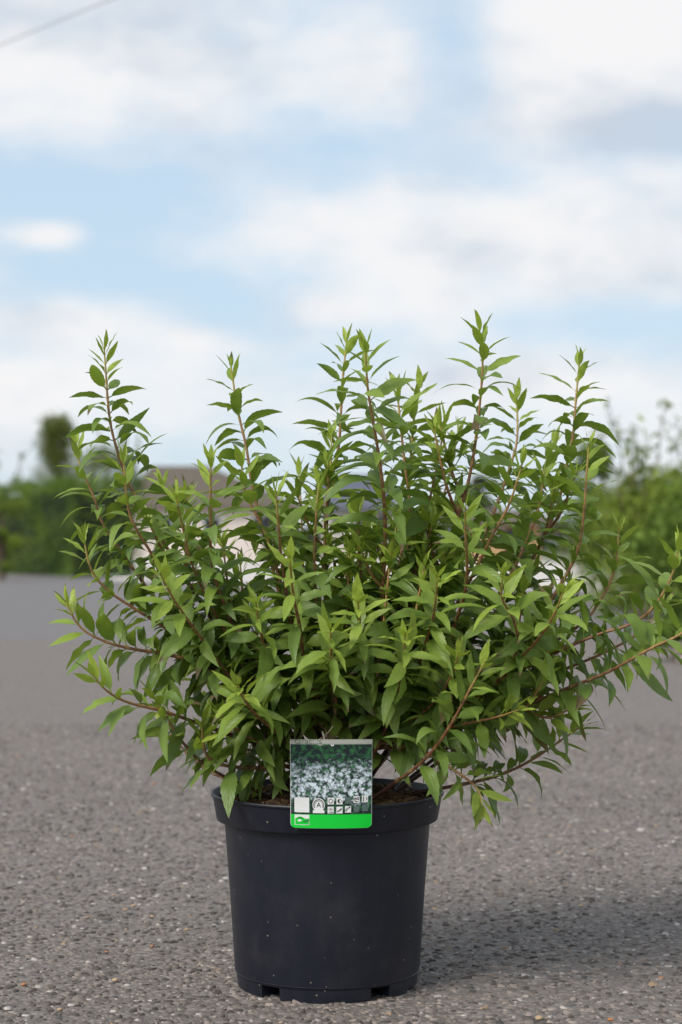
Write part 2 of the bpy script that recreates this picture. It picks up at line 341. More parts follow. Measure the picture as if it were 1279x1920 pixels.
# stems seen in the photograph, tip first; each with the depth of its tip in front of (-) or behind (+) the pot's centre
STEMS = [
 (-.02, [(195, 650), (198, 690), (205, 780), (220, 845), (250, 925), (305, 1015), (400, 1165), (540, 1370)]),
 (.02, [(141, 832), (150, 870), (175, 930), (192, 980), (215, 1015), (245, 1060), (330, 1170), (510, 1360)]),
 (-.10, [(231, 855), (240, 950), (257, 995), (285, 1040), (310, 1095), (390, 1215), (530, 1380)]),
 (-.05, [(156, 1005), (170, 1065), (200, 1105), (250, 1140), (320, 1185), (400, 1255), (540, 1390)]),
 (-.08, [(121, 1125), (150, 1175), (195, 1202), (250, 1217), (325, 1230), (400, 1260), (540, 1395)]),
 (-.14, [(174, 1266), (200, 1295), (240, 1317), (310, 1335), (415, 1372), (540, 1420)]),
 (-.10, [(378, 1352), (381, 1390), (390, 1420), (425, 1436), (480, 1440), (550, 1441)]),
 (.05, [(433, 685), (445, 765), (462, 840), (475, 920), (510, 1060), (560, 1250), (595, 1390)]),
 (-.14, [(395, 862), (395, 960), (395, 1020), (402, 1080), (425, 1145), (450, 1210), (490, 1275), (570, 1395)]),
 (-.02, [(452, 862), (460, 920), (480, 965), (505, 1020), (540, 1150), (590, 1380)]),
 (-.10, [(516, 918), (522, 980), (528, 1050), (545, 1160), (575, 1290), (605, 1400)]),
 (-.20, [(543, 1042), (550, 1115), (562, 1175), (570, 1240), (585, 1290), (607, 1350), (615, 1405)]),
 (-.20, [(671, 1122), (677, 1200), (681, 1260), (675, 1330), (650, 1410)]),
 (-.16, [(685, 648), (690, 730), (705, 820), (717, 905), (722, 980), (720, 1065), (717, 1165), (708, 1260), (670, 1400)]),
 (.12, [(650, 640), (642, 720), (636, 830), (622, 900), (612, 1000), (615, 1200), (620, 1380)]),
 (.02, [(744, 725), (752, 805), (760, 880), (768, 950), (760, 1060), (720, 1250), (660, 1390)]),
 (.16, [(788, 716), (776, 790), (770, 860), (762, 960), (730, 1160), (650, 1390)]),
 (-.04, [(899, 618), (905, 680), (900, 755), (890, 840), (874, 920), (845, 1010), (790, 1160), (690, 1380)]),
 (.14, [(969, 745), (970, 820), (958, 870), (930, 950), (880, 1070), (760, 1270), (660, 1390)]),
 (.10, [(1087, 672), (1080, 750), (1075, 810), (1065, 860), (1040, 960), (960, 1110), (800, 1290), (680, 1395)]),
 (-.02, [(1104, 832), (1100, 890), (1095, 960), (1085, 1025), (1055, 1090), (1000, 1165), (880, 1270), (700, 1395)]),
 (-.10, [(980, 868), (955, 945), (920, 1010), (880, 1090), (800, 1230), (690, 1390)]),
 (.0, [(1021, 878), (1010, 950), (985, 1020), (950, 1090), (860, 1220), (700, 1390)]),
 (.02, [(1160, 985), (1157, 1042), (1148, 1082), (1123, 1130), (1090, 1170), (1020, 1215), (880, 1300), (710, 1400)]),
 (-.08, [(1275, 1020), (1259, 1081), (1232, 1130), (1205, 1157), (1171, 1175), (1129, 1187), (1065, 1213), (1010, 1240), (950, 1268), (890, 1290), (815, 1320), (700, 1395)]),
 (-.16, [(1330, 1150), (1275, 1190), (1222, 1215), (1140, 1260), (1065, 1290), (990, 1320), (895, 1340), (790, 1372), (690, 1410)]),
 (-.14, [(905, 1512), (897, 1482), (872, 1458), (825, 1428), (770, 1400), (680, 1415)]),
 (-.20, [(943, 1075), (941, 1120), (962, 1160), (970, 1200), (950, 1260), (860, 1330), (700, 1405)]),
 (-.16, [(872, 952), (873, 1005), (876, 1060), (872, 1110), (855, 1165), (830, 1240), (760, 1345), (680, 1405)]),
 (-.22, [(446, 1284), (458, 1310), (480, 1340), (540, 1400)]),
 (.08, [(622, 815), (620, 880), (610, 960), (610, 1150), (620, 1390)]),
 (.06, [(836, 782), (822, 860), (800, 960), (750, 1150), (665, 1390)]),
 (-.06, [(598, 905), (592, 980), (590, 1060), (600, 1220), (620, 1390)]),
 (-.08, [(672, 948), (672, 1020), (676, 1100), (660, 1260), (640, 1390)]),
 (.02, [(818, 950), (800, 1030), (770, 1130), (700, 1300), (650, 1390)]),
 (.20, [(560, 880), (565, 960), (570, 1080), (590, 1250), (615, 1385)]),
 (.18, [(300, 900), (330, 960), (390, 1060), (480, 1220), (580, 1380)]),
 (.22, [(860, 800), (845, 880), (815, 980), (740, 1180), (650, 1385)]),
 (.24, [(1040, 830), (1020, 900), (970, 1000), (860, 1160), (680, 1385)]),
 (-.12, [(330, 930), (345, 1000), (365, 1070), (420, 1180), (550, 1380)]),
 (-.20, [(300, 1075), (330, 1130), (380, 1200), (450, 1290), (570, 1400)]),
 (-.20, [(820, 1080), (815, 1140), (800, 1200), (760, 1300), (670, 1400)]),
 (-.22, [(760, 1190), (755, 1250), (730, 1330), (670, 1405)]),
 (-.20, [(1060, 1100), (1035, 1160), (990, 1220), (890, 1310), (700, 1405)]),
 (-.16, [(975, 1330), (930, 1345), (860, 1360), (760, 1385), (680, 1410)]),
 (-.18, [(480, 1130), (490, 1190), (510, 1260), (570, 1390)]),
 (-.22, [(620, 1180), (622, 1240), (625, 1310), (628, 1400)]),
 (-.18, [(860, 1225), (845, 1270), (800, 1330), (690, 1405)]),
 (-.12, [(410, 1335), (440, 1365), (500, 1400), (570, 1425)]),
 (.05, [(1250, 1130), (1200, 1185), (1130, 1225), (1020, 1270), (860, 1330), (700, 1400)]),
]
leaves = []                      # every leaf: base point, stem direction, outward direction, length, opening angle, droop, tone, damage, owner
def unit(v): return v / (np.linalg.norm(v) + 1e-12)
def grow(pts3, owner, r0, vigour=1.0, young=0.0, bare=0.25, laterals=True, V=None, Fc=None, A=None, lean=0.0):
    """Stem tube from base to tip with opposite pairs of leaves, each pair turned a quarter against the last."""
    out, d = spline(pts3, 10)
    near = np.clip((.085 - np.abs(out[:, 0] - TAGX)) / .025, 0, 1) * np.clip((.36 - out[:, 2]) / .04, 0, 1)      # keep behind the label card
    out[:, 1] = out[:, 1] + near * np.maximum(0, 2.205 - out[:, 1]); d = np.r_[0, np.cumsum(np.linalg.norm(np.diff(out, axis=0), axis=1))]; L = d[-1]
    n = max(8, int(L / 0.006)); s = np.linspace(0, L, n); P = sample(out, d, s)
    nodes = []; q = L - 0.004; gap = 0.0045
    while q > L * bare:
        nodes.append(q); gap = min(gap * 1.33 + 0.001, 0.0168 * vigour * rnd.uniform(.85, 1.15)); q -= gap
    rad = r0 * (1 - s / L) ** 0.8 + 0.0009
    for q in nodes[2:]: rad += 0.00055 * np.exp(-((s - q) / 0.0022) ** 2)
    Vt, ft = tube(P, rad, 7, len(V)); V.extend(Vt); Fc.extend(ft)
    rel = np.clip(np.minimum(1 - (L - s) / max(0.42, L * 1.15), (.12 + s / .24) if laterals else 9), 0, 1); nodeb = np.zeros(n)
    for q in nodes: nodeb = np.maximum(nodeb, np.exp(-((s - q) / 0.0028) ** 2))
    A.extend(np.repeat(np.c_[rel, nodeb, np.zeros(n), np.ones(n)], 7, 0))
    T, _, _ = frames(P); phase = rnd.uniform(0, 3.14)
    lat = []
    for i, q in enumerate(nodes):
        p = sample(out, d, np.array([q]))[0]; k = min(n - 1, int(q / L * (n - 1))); t = T[k]
        ref = unit(np.cross(t, (0.23, 0.95, 0.2))); ref2 = np.cross(t, ref); a = phase + i * math.pi / 2 + rnd.uniform(-.25, .25)
        grow_f = min(1.0, 0.44 + 0.085 * i) * (1.0 if i < 15 else 1.2); top = (i < 3)
        for sgn in (0, math.pi):
            drop = 0.02 if i < 12 else (0.18 if i < 20 else .42)
            if rnd.random() < drop: continue
            o = math.cos(a + sgn + rnd.uniform(-.2, .2)) * ref + math.sin(a + sgn) * ref2
            Ln = 0.0535 * grow_f * rnd.uniform(.78, 1.2) * 1.0
            if owner in (5, 6, 24, 25, 26): Ln *= 1.1
            open_ = R((18, 30, 42, 50)[i] if i < 4 else rnd.uniform(48, 74))
            age = min(1, i / 14)
            tone = (0.97 - 0.085 * i if i < 7 else 0.40) + young + rnd.uniform(-.15, .15) - 0.10 * age
            if rnd.random() < .05: tone += .18
            dm = 0.0
            if rnd.random() < 0.12 + 0.42 * age: dm = rnd.uniform(.15, .5)
            if rnd.random() < 0.03 + 0.05 * age: dm = rnd.uniform(.45, .85)
            if i == 0 and rnd.random() < .55: dm = rnd.uniform(.45, .8)
            leaves.append((p + o * np.interp(q, s, rad) * .6, t, o, Ln, open_, (0.15 + 0.09 * i if i < 7 else rnd.uniform(.7, 2.1)), min(1, max(0, tone)), dm, owner))
            if laterals and i > 18 and rnd.random() < 0.13: lat.append((p, unit(o * .8 + t * .7 + np.array((0, 0, .35)))))
            elif i > 6 and rnd.random() < 0.16:      # a pair of tiny leaves in the axil
                for e in (-1, 1):
                    o2 = unit(np.cross(t, o) * e + .3 * o)
                    leaves.append((p + o * .003, unit(t + o), o2, Ln * rnd.uniform(.22, .42), R(40), .5, min(1, max(0, tone + .2)), 0.0, owner))
    for p, dr in lat:
        l = rnd.uniform(.03, .085); e = p + dr * l + np.array((0, 0, l * .35))
        grow([p, p + dr * l * .5, e], owner, 0.0011, .8, young + .08, 0.2, False, V, Fc, A)
stem_objs = []
def add_stem(p3, r0, **kw):
    V, Fc, A = [], [], []; k = len(stem_objs)
    grow(p3, k, r0, V=V, Fc=Fc, A=A, **kw)
    o = mesh_obj('stem', V, Fc, M_STEM, shrub, smooth=True, attr=A); origin(o, p3[0]); stem_objs.append(o)
for dz, pts in STEMS:
    P = pts[::-1]; n = len(P); acc = np.r_[0, np.cumsum([math.dist(P[i], P[i + 1]) for i in range(n - 1)])]; acc /= acc[-1]
    b = Y0 + rnd.uniform(-.03, .03) + dz * .12
    p3 = [at(P[i][0], P[i][1], b + (Y0 + dz - b) * acc[i] ** (1.5 if dz < -.15 else .9)) for i in range(n)]
    root = np.array((POT[0] + (p3[0][0] - POT[0]) * .45, b * .6 + Y0 * .4, SOILZ + 0.004)); 
    p3 = [root] + p3
    for v in p3:
        if abs(v[0] - TAGX) < .065 and v[2] < .33: v[1] = max(v[1], 2.215)
    front = dz <= -.19
    add_stem(p3, 0.0023 if n > 5 else 0.0015, vigour=.64 if P[-1][1] < 760 else .74, young=.14 if front else .03, bare=.22)
for q in range(22):              # the crowded inner shoots
    th = rnd.uniform(0, 6.283); r = rnd.uniform(.05, .27); x = POT[0] + r * 1.15 * math.cos(th) + .01; y = Y0 + r * math.sin(th) * .95
    ztop = .56 - .55 * max(0, r - .12) - rnd.uniform(0, .22); z = max(.30, ztop)
    rt = np.array((POT[0] + .3 * r * math.cos(th), Y0 + .3 * r * math.sin(th), SOILZ + .004)); tip = np.array((x, y, z)); m = rt * .5 + tip * .5 + np.array((math.cos(th) * .02, math.sin(th) * .02, -.015))
    add_stem([rt, m, tip], .0016, vigour=.88, young=-.05, bare=.2)
LOW = {5, 6, 26, 48}
def build_leaves():
    global leaves
    leaves = [l for l in leaves if l[8] in LOW or l[0][2] > .285 + .03 * rnd.random() or math.hypot(l[0][0] - POT[0], l[0][1] - POT[1]) > .175]
    N = len(leaves); p0 = np.array([l[0] for l in leaves]); s = np.array([l[1] for l in leaves]); o = np.array([l[2] for l in leaves])
    L = np.array([l[3] for l in leaves]); al = np.array([l[4] for l in leaves]); dr = np.array([l[5] for l in leaves])
    tone = np.array([l[6] for l in leaves]); dmg = np.array([l[7] for l in leaves])
    nrm = lambda v: v / (np.linalg.norm(v, axis=-1, keepdims=True) + 1e-9)
    t0 = nrm(s * np.cos(al)[:, None] + o * np.sin(al)[:, None]); Z = np.array((0, 0, 1.0))
    horiz = 1 - np.abs(s[:, 2:3]); sm = nrm(s * (1 - .6 * horiz) + Z * (.35 + .9 * horiz))
    b = nrm(np.cross(t0, sm)); roll = rng.normal(0, .45, N)[:, None]; b = nrm(b * np.cos(roll) + np.cross(t0, b) * np.sin(roll))
    down = -s * .45 - Z * .85; down = nrm(down - (down * b).sum(1, keepdims=True) * b + rng.normal(0, .04, (N, 3)))
    rows = np.r_[-0.11, -0.05, np.linspace(0, 1, 17)]; M = len(rows); uu = np.clip(rows, 0, 1)
    t = nrm(t0[:, None] + (dr[:, None, None] * (uu ** 1.25)[None, :, None]) * down[:, None])
    side = rng.normal(0, .3, N)[:, None, None] * (uu ** 1.5)[None, :, None]; t = nrm(t + side * b[:, None])
    step = np.diff(rows, prepend=rows[0])[None, :, None] * L[:, None, None]
    c = p0[:, None] + np.cumsum(t * step, 1)
    bb = np.broadcast_to(b[:, None], t.shape); bb = nrm(bb - (bb * t).sum(-1, keepdims=True) * t); n = np.cross(bb, t)
    wid = rng.uniform(.125, .182, N)
    prof = np.sin(np.pi * np.clip(uu, 0, 1) ** .72) ** .82 * (1 - .30 * uu ** 3); prof[-1] = .012; prof[rows <= 0.001] = 0
    ser = np.where(np.arange(M) % 2 == 0, 1.035, .955)
    w = (L * wid)[:, None] * prof[None] ; w = np.maximum(w, (0.00065 + .004 * L)[:, None] * (uu < .5)[None] + 0.00012)
    ac = np.array((-1, -.55, 0, .55, 1.0)); fold = rng.uniform(.15, .62, N)[:, None, None] ; wave = rng.uniform(0, .16, N)[:, None, None]; ph = rng.uniform(0, 6.28, N)[:, None, None]
    wv = w[:, :, None] * np.where(np.abs(ac) == 1, ser[:, None], 1.0)[None]
    off_b = wv * ac * np.cos(fold); curl = np.abs(ac) * np.sin(fold) - .18 * ac ** 2
    off_n = wv * (curl[:, :, :] + wave * np.sin(uu[None, :, None] * 15 + ph + (ac > 0) * 1.4) * np.abs(ac))
    V = c[:, :, None] + bb[:, :, None] * off_b[..., None] + n[:, :, None] * off_n[..., None]
    V = V.reshape(N, M * 5, 3)
    # nothing grows through the label card or the wall of the pot
    rad = np.hypot(V[..., 0] - POT[0], V[..., 1] - POT[1])
    bad = ((np.abs(V[..., 0] - TAGX) < .052) & (V[..., 1] < 2.19) & (V[..., 2] < .315)).any(1) | ((V[..., 2] < .2345) & (rad > .117) & (rad < .1405)).any(1)
    ok = ~bad; V = V[ok]; p0 = p0[ok]; tone = tone[ok]; dmg = dmg[ok]; leaves = [l for l, k in zip(leaves, ok) if k]; N = len(leaves)
    f = np.array([(i * 5 + j, i * 5 + j + 1, (i + 1) * 5 + j + 1, (i + 1) * 5 + j) for i in range(M - 1) for j in range(4)])
    uatt = np.clip((rows + .11) / 1.11, 0, 1)
    A = np.zeros((N, M, 5, 4)); A[..., 0] = uatt[None, :, None]; A[..., 1] = np.abs(ac); A[..., 2] = tone[:, None, None]; A[..., 3] = dmg[:, None, None]
    A = A.reshape(N, M * 5, 4)
    # which leaves show largest from where the photograph was taken
    allF = (f[None] + (np.arange(N) * M * 5)[:, None, None]).reshape(-1, 4)
    bvh = BVHTree.FromPolygons(V.reshape(-1, 3).tolist(), allF.tolist()); cpos = Vector((0, 0, CAMH)); nf = len(f)
    pick = [(r_ * 4 + j) for r_ in (3, 6, 8, 10, 12, 14, 16) for j in (0, 3)]
    show = np.zeros(N); fc = V[:, f].mean(2); px = V[..., 0] / V[..., 1] * F; py = V[..., 2] / V[..., 1] * F
    for i in range(N):
        qx, qy = px[i][f], py[i][f]
        ar = 0.5 * np.abs((qx[:, 2] - qx[:, 0]) * (qy[:, 3] - qy[:, 1]) - (qx[:, 3] - qx[:, 1]) * (qy[:, 2] - qy[:, 0])).sum(); vis = 0
        for k in pick:
            tg = Vector(fc[i, k]); dv = tg - cpos; dist = dv.length; hit = bvh.ray_cast(cpos, dv.normalized(), dist + .01)
            if hit[2] is not None and hit[2] // nf == i: vis += 1
        show[i] = ar * vis / len(pick)
    show[(px.mean(1) + CX) > 1290] = 0
    order = np.argsort(-show); big = order[:300]; rest = np.array(sorted(order[300:]))
    for i in big:
        ow = stem_objs[leaves[i][8]]
        lf = mesh_obj('leaf', V[i] - p0[i], f, M_LEAF, None, True, A[i]); lf.parent = ow
        lf.location = Vector(p0[i]) - Vector(shrub.location) - ow.location
    k = len(rest); fo = mesh_obj('foliage', V[rest].reshape(-1, 3), (f[None] + (np.arange(k) * M * 5)[:, None, None]).reshape(-1, 4), M_LEAF, shrub, True, A[rest].reshape(-1, 4))
    fo['kind'] = 'stuff'; origin(fo, shrub.location)
    print('leaves', N, 'stems', len(stem_objs))
for k, o in enumerate(stem_objs):      # stem origins relative to the shrub (parent set before): location already made relative in origin()
    pass
build_leaves()
for q in range(9):                      # dry stalks low among the stems
    a = at(rnd.uniform(560, 720), rnd.uniform(1385, 1430), 2.22 + rnd.uniform(-.03, .05)); e = a + np.array((rnd.uniform(-.05, .05), rnd.uniform(-.02, .02), rnd.uniform(-.012, .02)))
    V, f = tube([a, (a + e) / 2 + (0, 0, .003), e], .0006, 5); V = list(V); g2, h2 = tube([(a + e) / 2, (a + e) / 2 + np.array((.008, 0, .010))], .0005, 5, len(V)); o = mesh_obj('dry_twig', V + list(g2), f + h2, M_DRY, shrub); origin(o, a)

# ------------------------------------------------------------------ plant label: a printed card bent over the rim
def card(u, v, d=0.0):
    """u -0.5..0.5 across, v 0..1 up the card (arc length), d out of its face."""
    x = u * TW * (1 + .018 * v); kap = (1 / .143) * (1 - v) ** 1.0 + 1.6 * v; vb = .925
    sv = min(v, vb); z = TZ0 + sv * TH; y = 2.1545 + .006 * sv + .5 * kap * x * x + 0.0015 * math.sin(sv * 3.1)
    ny, nz = -1.0, 0.0
    if v > vb:
        a = (v - vb) / (1 - vb) * R(74); r = (1 - vb) * TH / R(74); z += r * math.sin(a); y += r * (1 - math.cos(a)); ny, nz = -math.cos(a), math.sin(a)
    sl = -kap * x; 
    nx = sl / math.sqrt(1 + sl * sl); return (TAGX + x + d * nx, y + d * ny, z + d * nz)
tagroot = empty('plant_label', (TAGX, 2.155, TZ0)); tag(tagroot, 'printed plant label card with a white blossom photo and a bright green band', 'label')
def m_photo(t, p, o):
    g = attrc(t, 'data').outputs['Color']
    sp = nd(t, 'ShaderNodeSeparateColor'); t.links.new(g, sp.inputs[0]); v = sp.outputs[1]
    dist = nd(t, 'ShaderNodeVectorMath', operation='ADD'); t.links.new(g, dist.inputs[0])
    nn = nd(t, 'ShaderNodeTexNoise'); nn.inputs['Scale'].default_value = 30; t.links.new(g, nn.inputs['Vector'])
    sc_ = nd(t, 'ShaderNodeVectorMath', operation='SCALE'); sc_.inputs[3].default_value = .05; t.links.new(nn.outputs['Color'], sc_.inputs[0]); t.links.new(sc_.outputs[0], dist.inputs[1])
    n1 = noise(t, g, 11, 4, .6); n2_ = noise(t, dist.outputs[0], 38, 6, .8); n3 = noise(t, g, 15, 4, .6)
    vo = nd(t, 'ShaderNodeTexVoronoi'); vo.inputs['Scale'].default_value = 22; t.links.new(dist.outputs[0], vo.inputs['Vector'])
    base = mixc(t, sstep(t, n3, .42, .68), (0.012, 0.02, 0.022), (0.03, 0.13, 0.045))
    thick = mth(t, 'MULTIPLY', mth(t, 'MULTIPLY', sstep(t, v, 0.04, 0.30), mth(t, 'SUBTRACT', 1.0, sstep(t, v, 0.60, 0.98))), .30)
    fl = mth(t, 'ADD', mth(t, 'ADD', mth(t, 'MULTIPLY', n1, 1.0), mth(t, 'MULTIPLY', n2_, .8)), thick)
    fm = mth(t, 'MULTIPLY', sstep(t, fl, 1.06, 1.30), mth(t, 'SUBTRACT', 1.0, sstep(t, vo.outputs['Distance'], .40, .8)))
    dim = mixc(t, sstep(t, v, .45, .95), (0.66, 0.74, 0.80), (0.13, 0.18, 0.21))
    c = mixc(t, fm, base, dim)
    setc(t, p.inputs['Base Color'], c); p.inputs['Roughness'].default_value = .5; p.inputs['Specular IOR Level'].default_value = .2
M_PHOTO = mat('printed_blossom', m_photo)
M_WHITE = flat('label_white', (0.70, 0.70, 0.68), .4, .04, 40); M_BLACK = flat('label_black', (0.015, 0.017, 0.018), .4, .1, 40)
M_GREEN = flat('label_green', (0.004, 0.50, 0.035), .5, .08, 60, .2); M_DIM = flat('label_dim', (0.075, 0.115, 0.10), .4, .3, 700); M_STRIP = flat('label_strip', (0.27, 0.27, 0.24), .45, .1, 50)
M_DKGREEN = flat('label_dark_green', (0.004, 0.21, 0.03), .4, .1, 60); M_LETTER = flat('label_lettering', (0.05, 0.085, 0.035), .5, .1, 60)
LAY = [0]
def lu(cx): return (cx - 100) / 1035 - .5        # label drawing units: 1035 wide, 1065 high
def lv(cy): return 1 - (cy - 100) / 1065
def patch(name, x0, x1, y0, y1, m, d, nu=8, nv=8, parent=None, round_=0, attr=False):
    V, f, A = [], [], []
    for j in range(nv + 1):
        for i in range(nu + 1):
            cx, cy = x0 + (x1 - x0) * i / nu, y0 + (y1 - y0) * j / nv
            if round_ and cy > y1 - round_:
                k = round_ - math.sqrt(max(0, round_ ** 2 - (cy - (y1 - round_)) ** 2)); cx = x0 + k + (x1 - x0 - 2 * k) * i / nu
            V.append(card(lu(cx), lv(cy), d)); A.append((i / nu, (cy - y0) / (y1 - y0) and 1 - j / nv or 1 - j / nv, 0, 1))
    for j in range(nv):
        for i in range(nu):
            a = j * (nu + 1) + i; f.append((a, a + nu + 1, a + nu + 2, a + 1))
    o = mesh_obj(name, V, f, m, None, attr=A if attr else None); o.parent = parent or tagroot; origin_card(o); return o
def origin_card(o):
    par = o.parent; base = Vector(tagroot.location); o.data.transform(__import__('mathutils').Matrix.Translation(-base)); o.location = (0, 0, 0)
def poly(name, pts, m, d, parent=None):
    o = mesh_obj(name, [card(lu(x), lv(y), d) for x, y in pts], [tuple(range(len(pts)))], m); o.parent = parent or tagroot; origin_card(o); return o
def ringp(name, cx, cy, r0, r1, m, d, parent=None, n=32, a0=0, a1=2 * math.pi):
    V, f = [], []
    for i in range(n + 1):
        a = a0 + (a1 - a0) * i / n
        for r in (r0, r1): V.append(card(lu(cx + r * math.cos(a)), lv(cy + r * math.sin(a)), d))
    f = [(2 * i, 2 * i + 1, 2 * i + 3, 2 * i + 2) for i in range(n)]
    o = mesh_obj(name, V, f, m); o.parent = parent or tagroot; origin_card(o); return o
def cardboard():
    nu, nv = 16, 40; V, f = [], []
    for d in (0, -.0007):
        for j in range(nv + 1):
            for i in range(nu + 1):
                cy = 100 + 1065 * j / nv; x0, x1, rr = 100, 1135, 50; k = 0
                if cy > 1165 - rr: k = rr - math.sqrt(max(0, rr ** 2 - (cy - 1165 + rr) ** 2))
                V.append(card(lu(x0 + k + (x1 - x0 - 2 * k) * i / nu), lv(cy), d))
    n = (nu + 1) * (nv + 1)
    for j in range(nv):
        for i in range(nu):
            a = j * (nu + 1) + i; f += [(a, a + nu + 1, a + nu + 2, a + 1), (n + a, n + a + 1, n + a + nu + 2, n + a + nu + 1)]
    per = [i for i in range(nu + 1)] + [j * (nu + 1) + nu for j in range(1, nv + 1)] + [nv * (nu + 1) + i for i in range(nu - 1, -1, -1)] + [j * (nu + 1) for j in range(nv - 1, 0, -1)]
    f += [(a, b, n + b, n + a) for a, b in zip(per, per[1:] + per[:1])]
    o = mesh_obj('card', V, f, M_WHITE, tagroot); origin_card(o)
cardboard()
D = .00025
patch('blossom_photo', 104, 1131, 176, 1003, M_PHOTO, D, 24, 24, attr=True)
patch('title_strip', 104, 1131, 106, 176, M_STRIP, D, 24, 14)
poly('strip_notch', [(432, 174), (528, 174), (480, 196)], M_STRIP, D * 1.6); ringp('hang_hole', 632, 176, 8, 22, M_WHITE, D * 2, a0=0, a1=math.pi, n=14)
patch('green_band', 102, 1133, 1003, 1163, M_GREEN, D, 24, 14, round_=48)
def text(name, body, cx, cy, size, m, d, parent=None, sx=1.0, align='CENTER'):
    cu = bpy.data.curves.new('lettering', 'FONT'); cu.body = body; cu.size = size; cu.align_x = align; cu.align_y = 'CENTER'; cu.resolution_u = 4
    tmp = bpy.data.objects.new('lettering_source', cu); C.objects.link(tmp); dg = bpy.context.evaluated_depsgraph_get(); me = bpy.data.meshes.new_from_object(tmp.evaluated_get(dg))
    V = [card(lu(cx + v.co.x * sx), lv(cy - v.co.y), d) for v in me.vertices]; f = [tuple(p.vertices) for p in me.polygons]
    bpy.data.objects.remove(tmp); bpy.data.curves.remove(cu); bpy.data.meshes.remove(me)
    o = mesh_obj(name, V, f, m); o.parent = parent or tagroot; origin_card(o); return o
text('lettering', 'Gracilis', 328, 142, 92, M_LETTER, D * 2, sx=1.25)
patch('white_square', 148, 338, 805, 980, M_WHITE, D * 2, 4, 4)
def blank(name, x, y, w=78, m=M_WHITE): return patch(name, x, x + w, y, y + w, m, D * 2, 3, 3)
em = ringp('emblem', 458, 890, 0.5, 79, M_WHITE, D * 2)
ringp('emblem_ring', 458, 890, 58, 68, M_BLACK, D * 3, em, a0=R(-215), a1=R(35)); ringp('emblem_ring', 458, 890, 46, 50, M_BLACK, D * 3, em, a0=R(-200), a1=R(20)); text('lettering', 'A', 458, 892, 86, M_BLACK, D * 3.4, em)
patch('emblem_banner', 384, 531, 952, 986, M_WHITE, D * 2.6, 4, 2)
ic = blank('icon', 573, 805); ringp('sun_ring', 612, 844, 20, 27, M_BLACK, D * 3, ic)
for a in range(8): x, y = 612 + 33 * math.cos(a * .785), 844 + 33 * math.sin(a * .785); ringp('sun_ray', x, y, 0.3, 2.6, M_BLACK, D * 3, ic, n=6)
ic = blank('icon', 685, 805); ringp('half_ring', 724, 844, 22, 26, M_BLACK, D * 3, ic); ringp('half_disc', 724, 844, 0.3, 22, M_BLACK, D * 3, ic, a0=R(90), a1=R(270), n=16)
blank('dim_icon', 795, 800, 76, M_DIM)
ic = blank('icon', 903, 790); ringp('flower_ring', 922, 822, 8, 17, M_BLACK, D * 3, ic, 16); ringp('flower_ring', 958, 816, 8, 17, M_BLACK, D * 3, ic, 16); patch('caption_bar', 916, 966, 848, 856, M_BLACK, D * 3, 2, 1, ic)
ic = blank('icon', 1010, 784); patch('height_bar', 1026, 1036, 792, 852, M_BLACK, D * 3, 1, 3, ic); patch('height_bar', 1066, 1076, 800, 840, M_DIM, D * 3, 1, 3, ic)
ic = blank('icon', 573, 910)
for a in range(6): x, y = math.cos(a * 1.047 + .3), math.sin(a * 1.047 + .3); poly('frost_arm', [(612 + x * 5 - y * 2.5, 940 + y * 4 + x * 2.5), (612 + x * 32 - y * 2.5, 940 + y * 22 + x * 2.5), (612 + x * 32 + y * 2.5, 940 + y * 22 - x * 2.5), (612 + x * 5 + y * 2.5, 940 + y * 4 - x * 2.5)], M_BLACK, D * 3, ic)
patch('caption_bar', 592, 646, 970, 978, M_BLACK, D * 3, 2, 1, ic)
ic = blank('icon', 685, 910); poly('leaf_sign', [(712, 958), (728, 940), (756, 924), (750, 946), (732, 960)], M_BLACK, D * 3, ic); poly('leaf_sign', [(692, 962), (708, 952), (722, 966), (700, 974)], M_BLACK, D * 3, ic)
ic = blank('icon', 795, 904, 76); ringp('stroke', 845, 968, 30, 36, M_BLACK, D * 3, ic, 14, R(180), R(265)); ringp('stroke', 845, 968, 44, 49, M_BLACK, D * 3, ic, 14, R(185), R(262)); ringp('bud', 852, 918, .3, 11, M_BLACK, D * 3, ic, 12)
blank('dim_icon', 904, 900, 72, M_DIM); blank('dim_icon', 1010, 892, 76, M_DIM)
lg = patch('hill_logo', 150, 338, 1008, 1128, M_WHITE, D * 2, 4, 4)
poly('logo_hill', [(156, 1052), (180, 1040), (205, 1030), (240, 1030), (270, 1046), (300, 1056), (332, 1048), (332, 1122), (156, 1122)], M_GREEN, D * 3, lg)
poly('logo_hill', [(180, 1052), (205, 1034), (235, 1036), (262, 1058), (240, 1056), (215, 1050)], M_DKGREEN, D * 3.6, lg); poly('logo_hill', [(250, 1090), (280, 1070), (332, 1058), (332, 1085), (290, 1098)], M_DKGREEN, D * 3.6, lg)
poly('logo_cloud', [(185, 1072), (205, 1060), (235, 1066), (243, 1076), (220, 1088), (190, 1086)], M_WHITE, D * 3.8, lg)

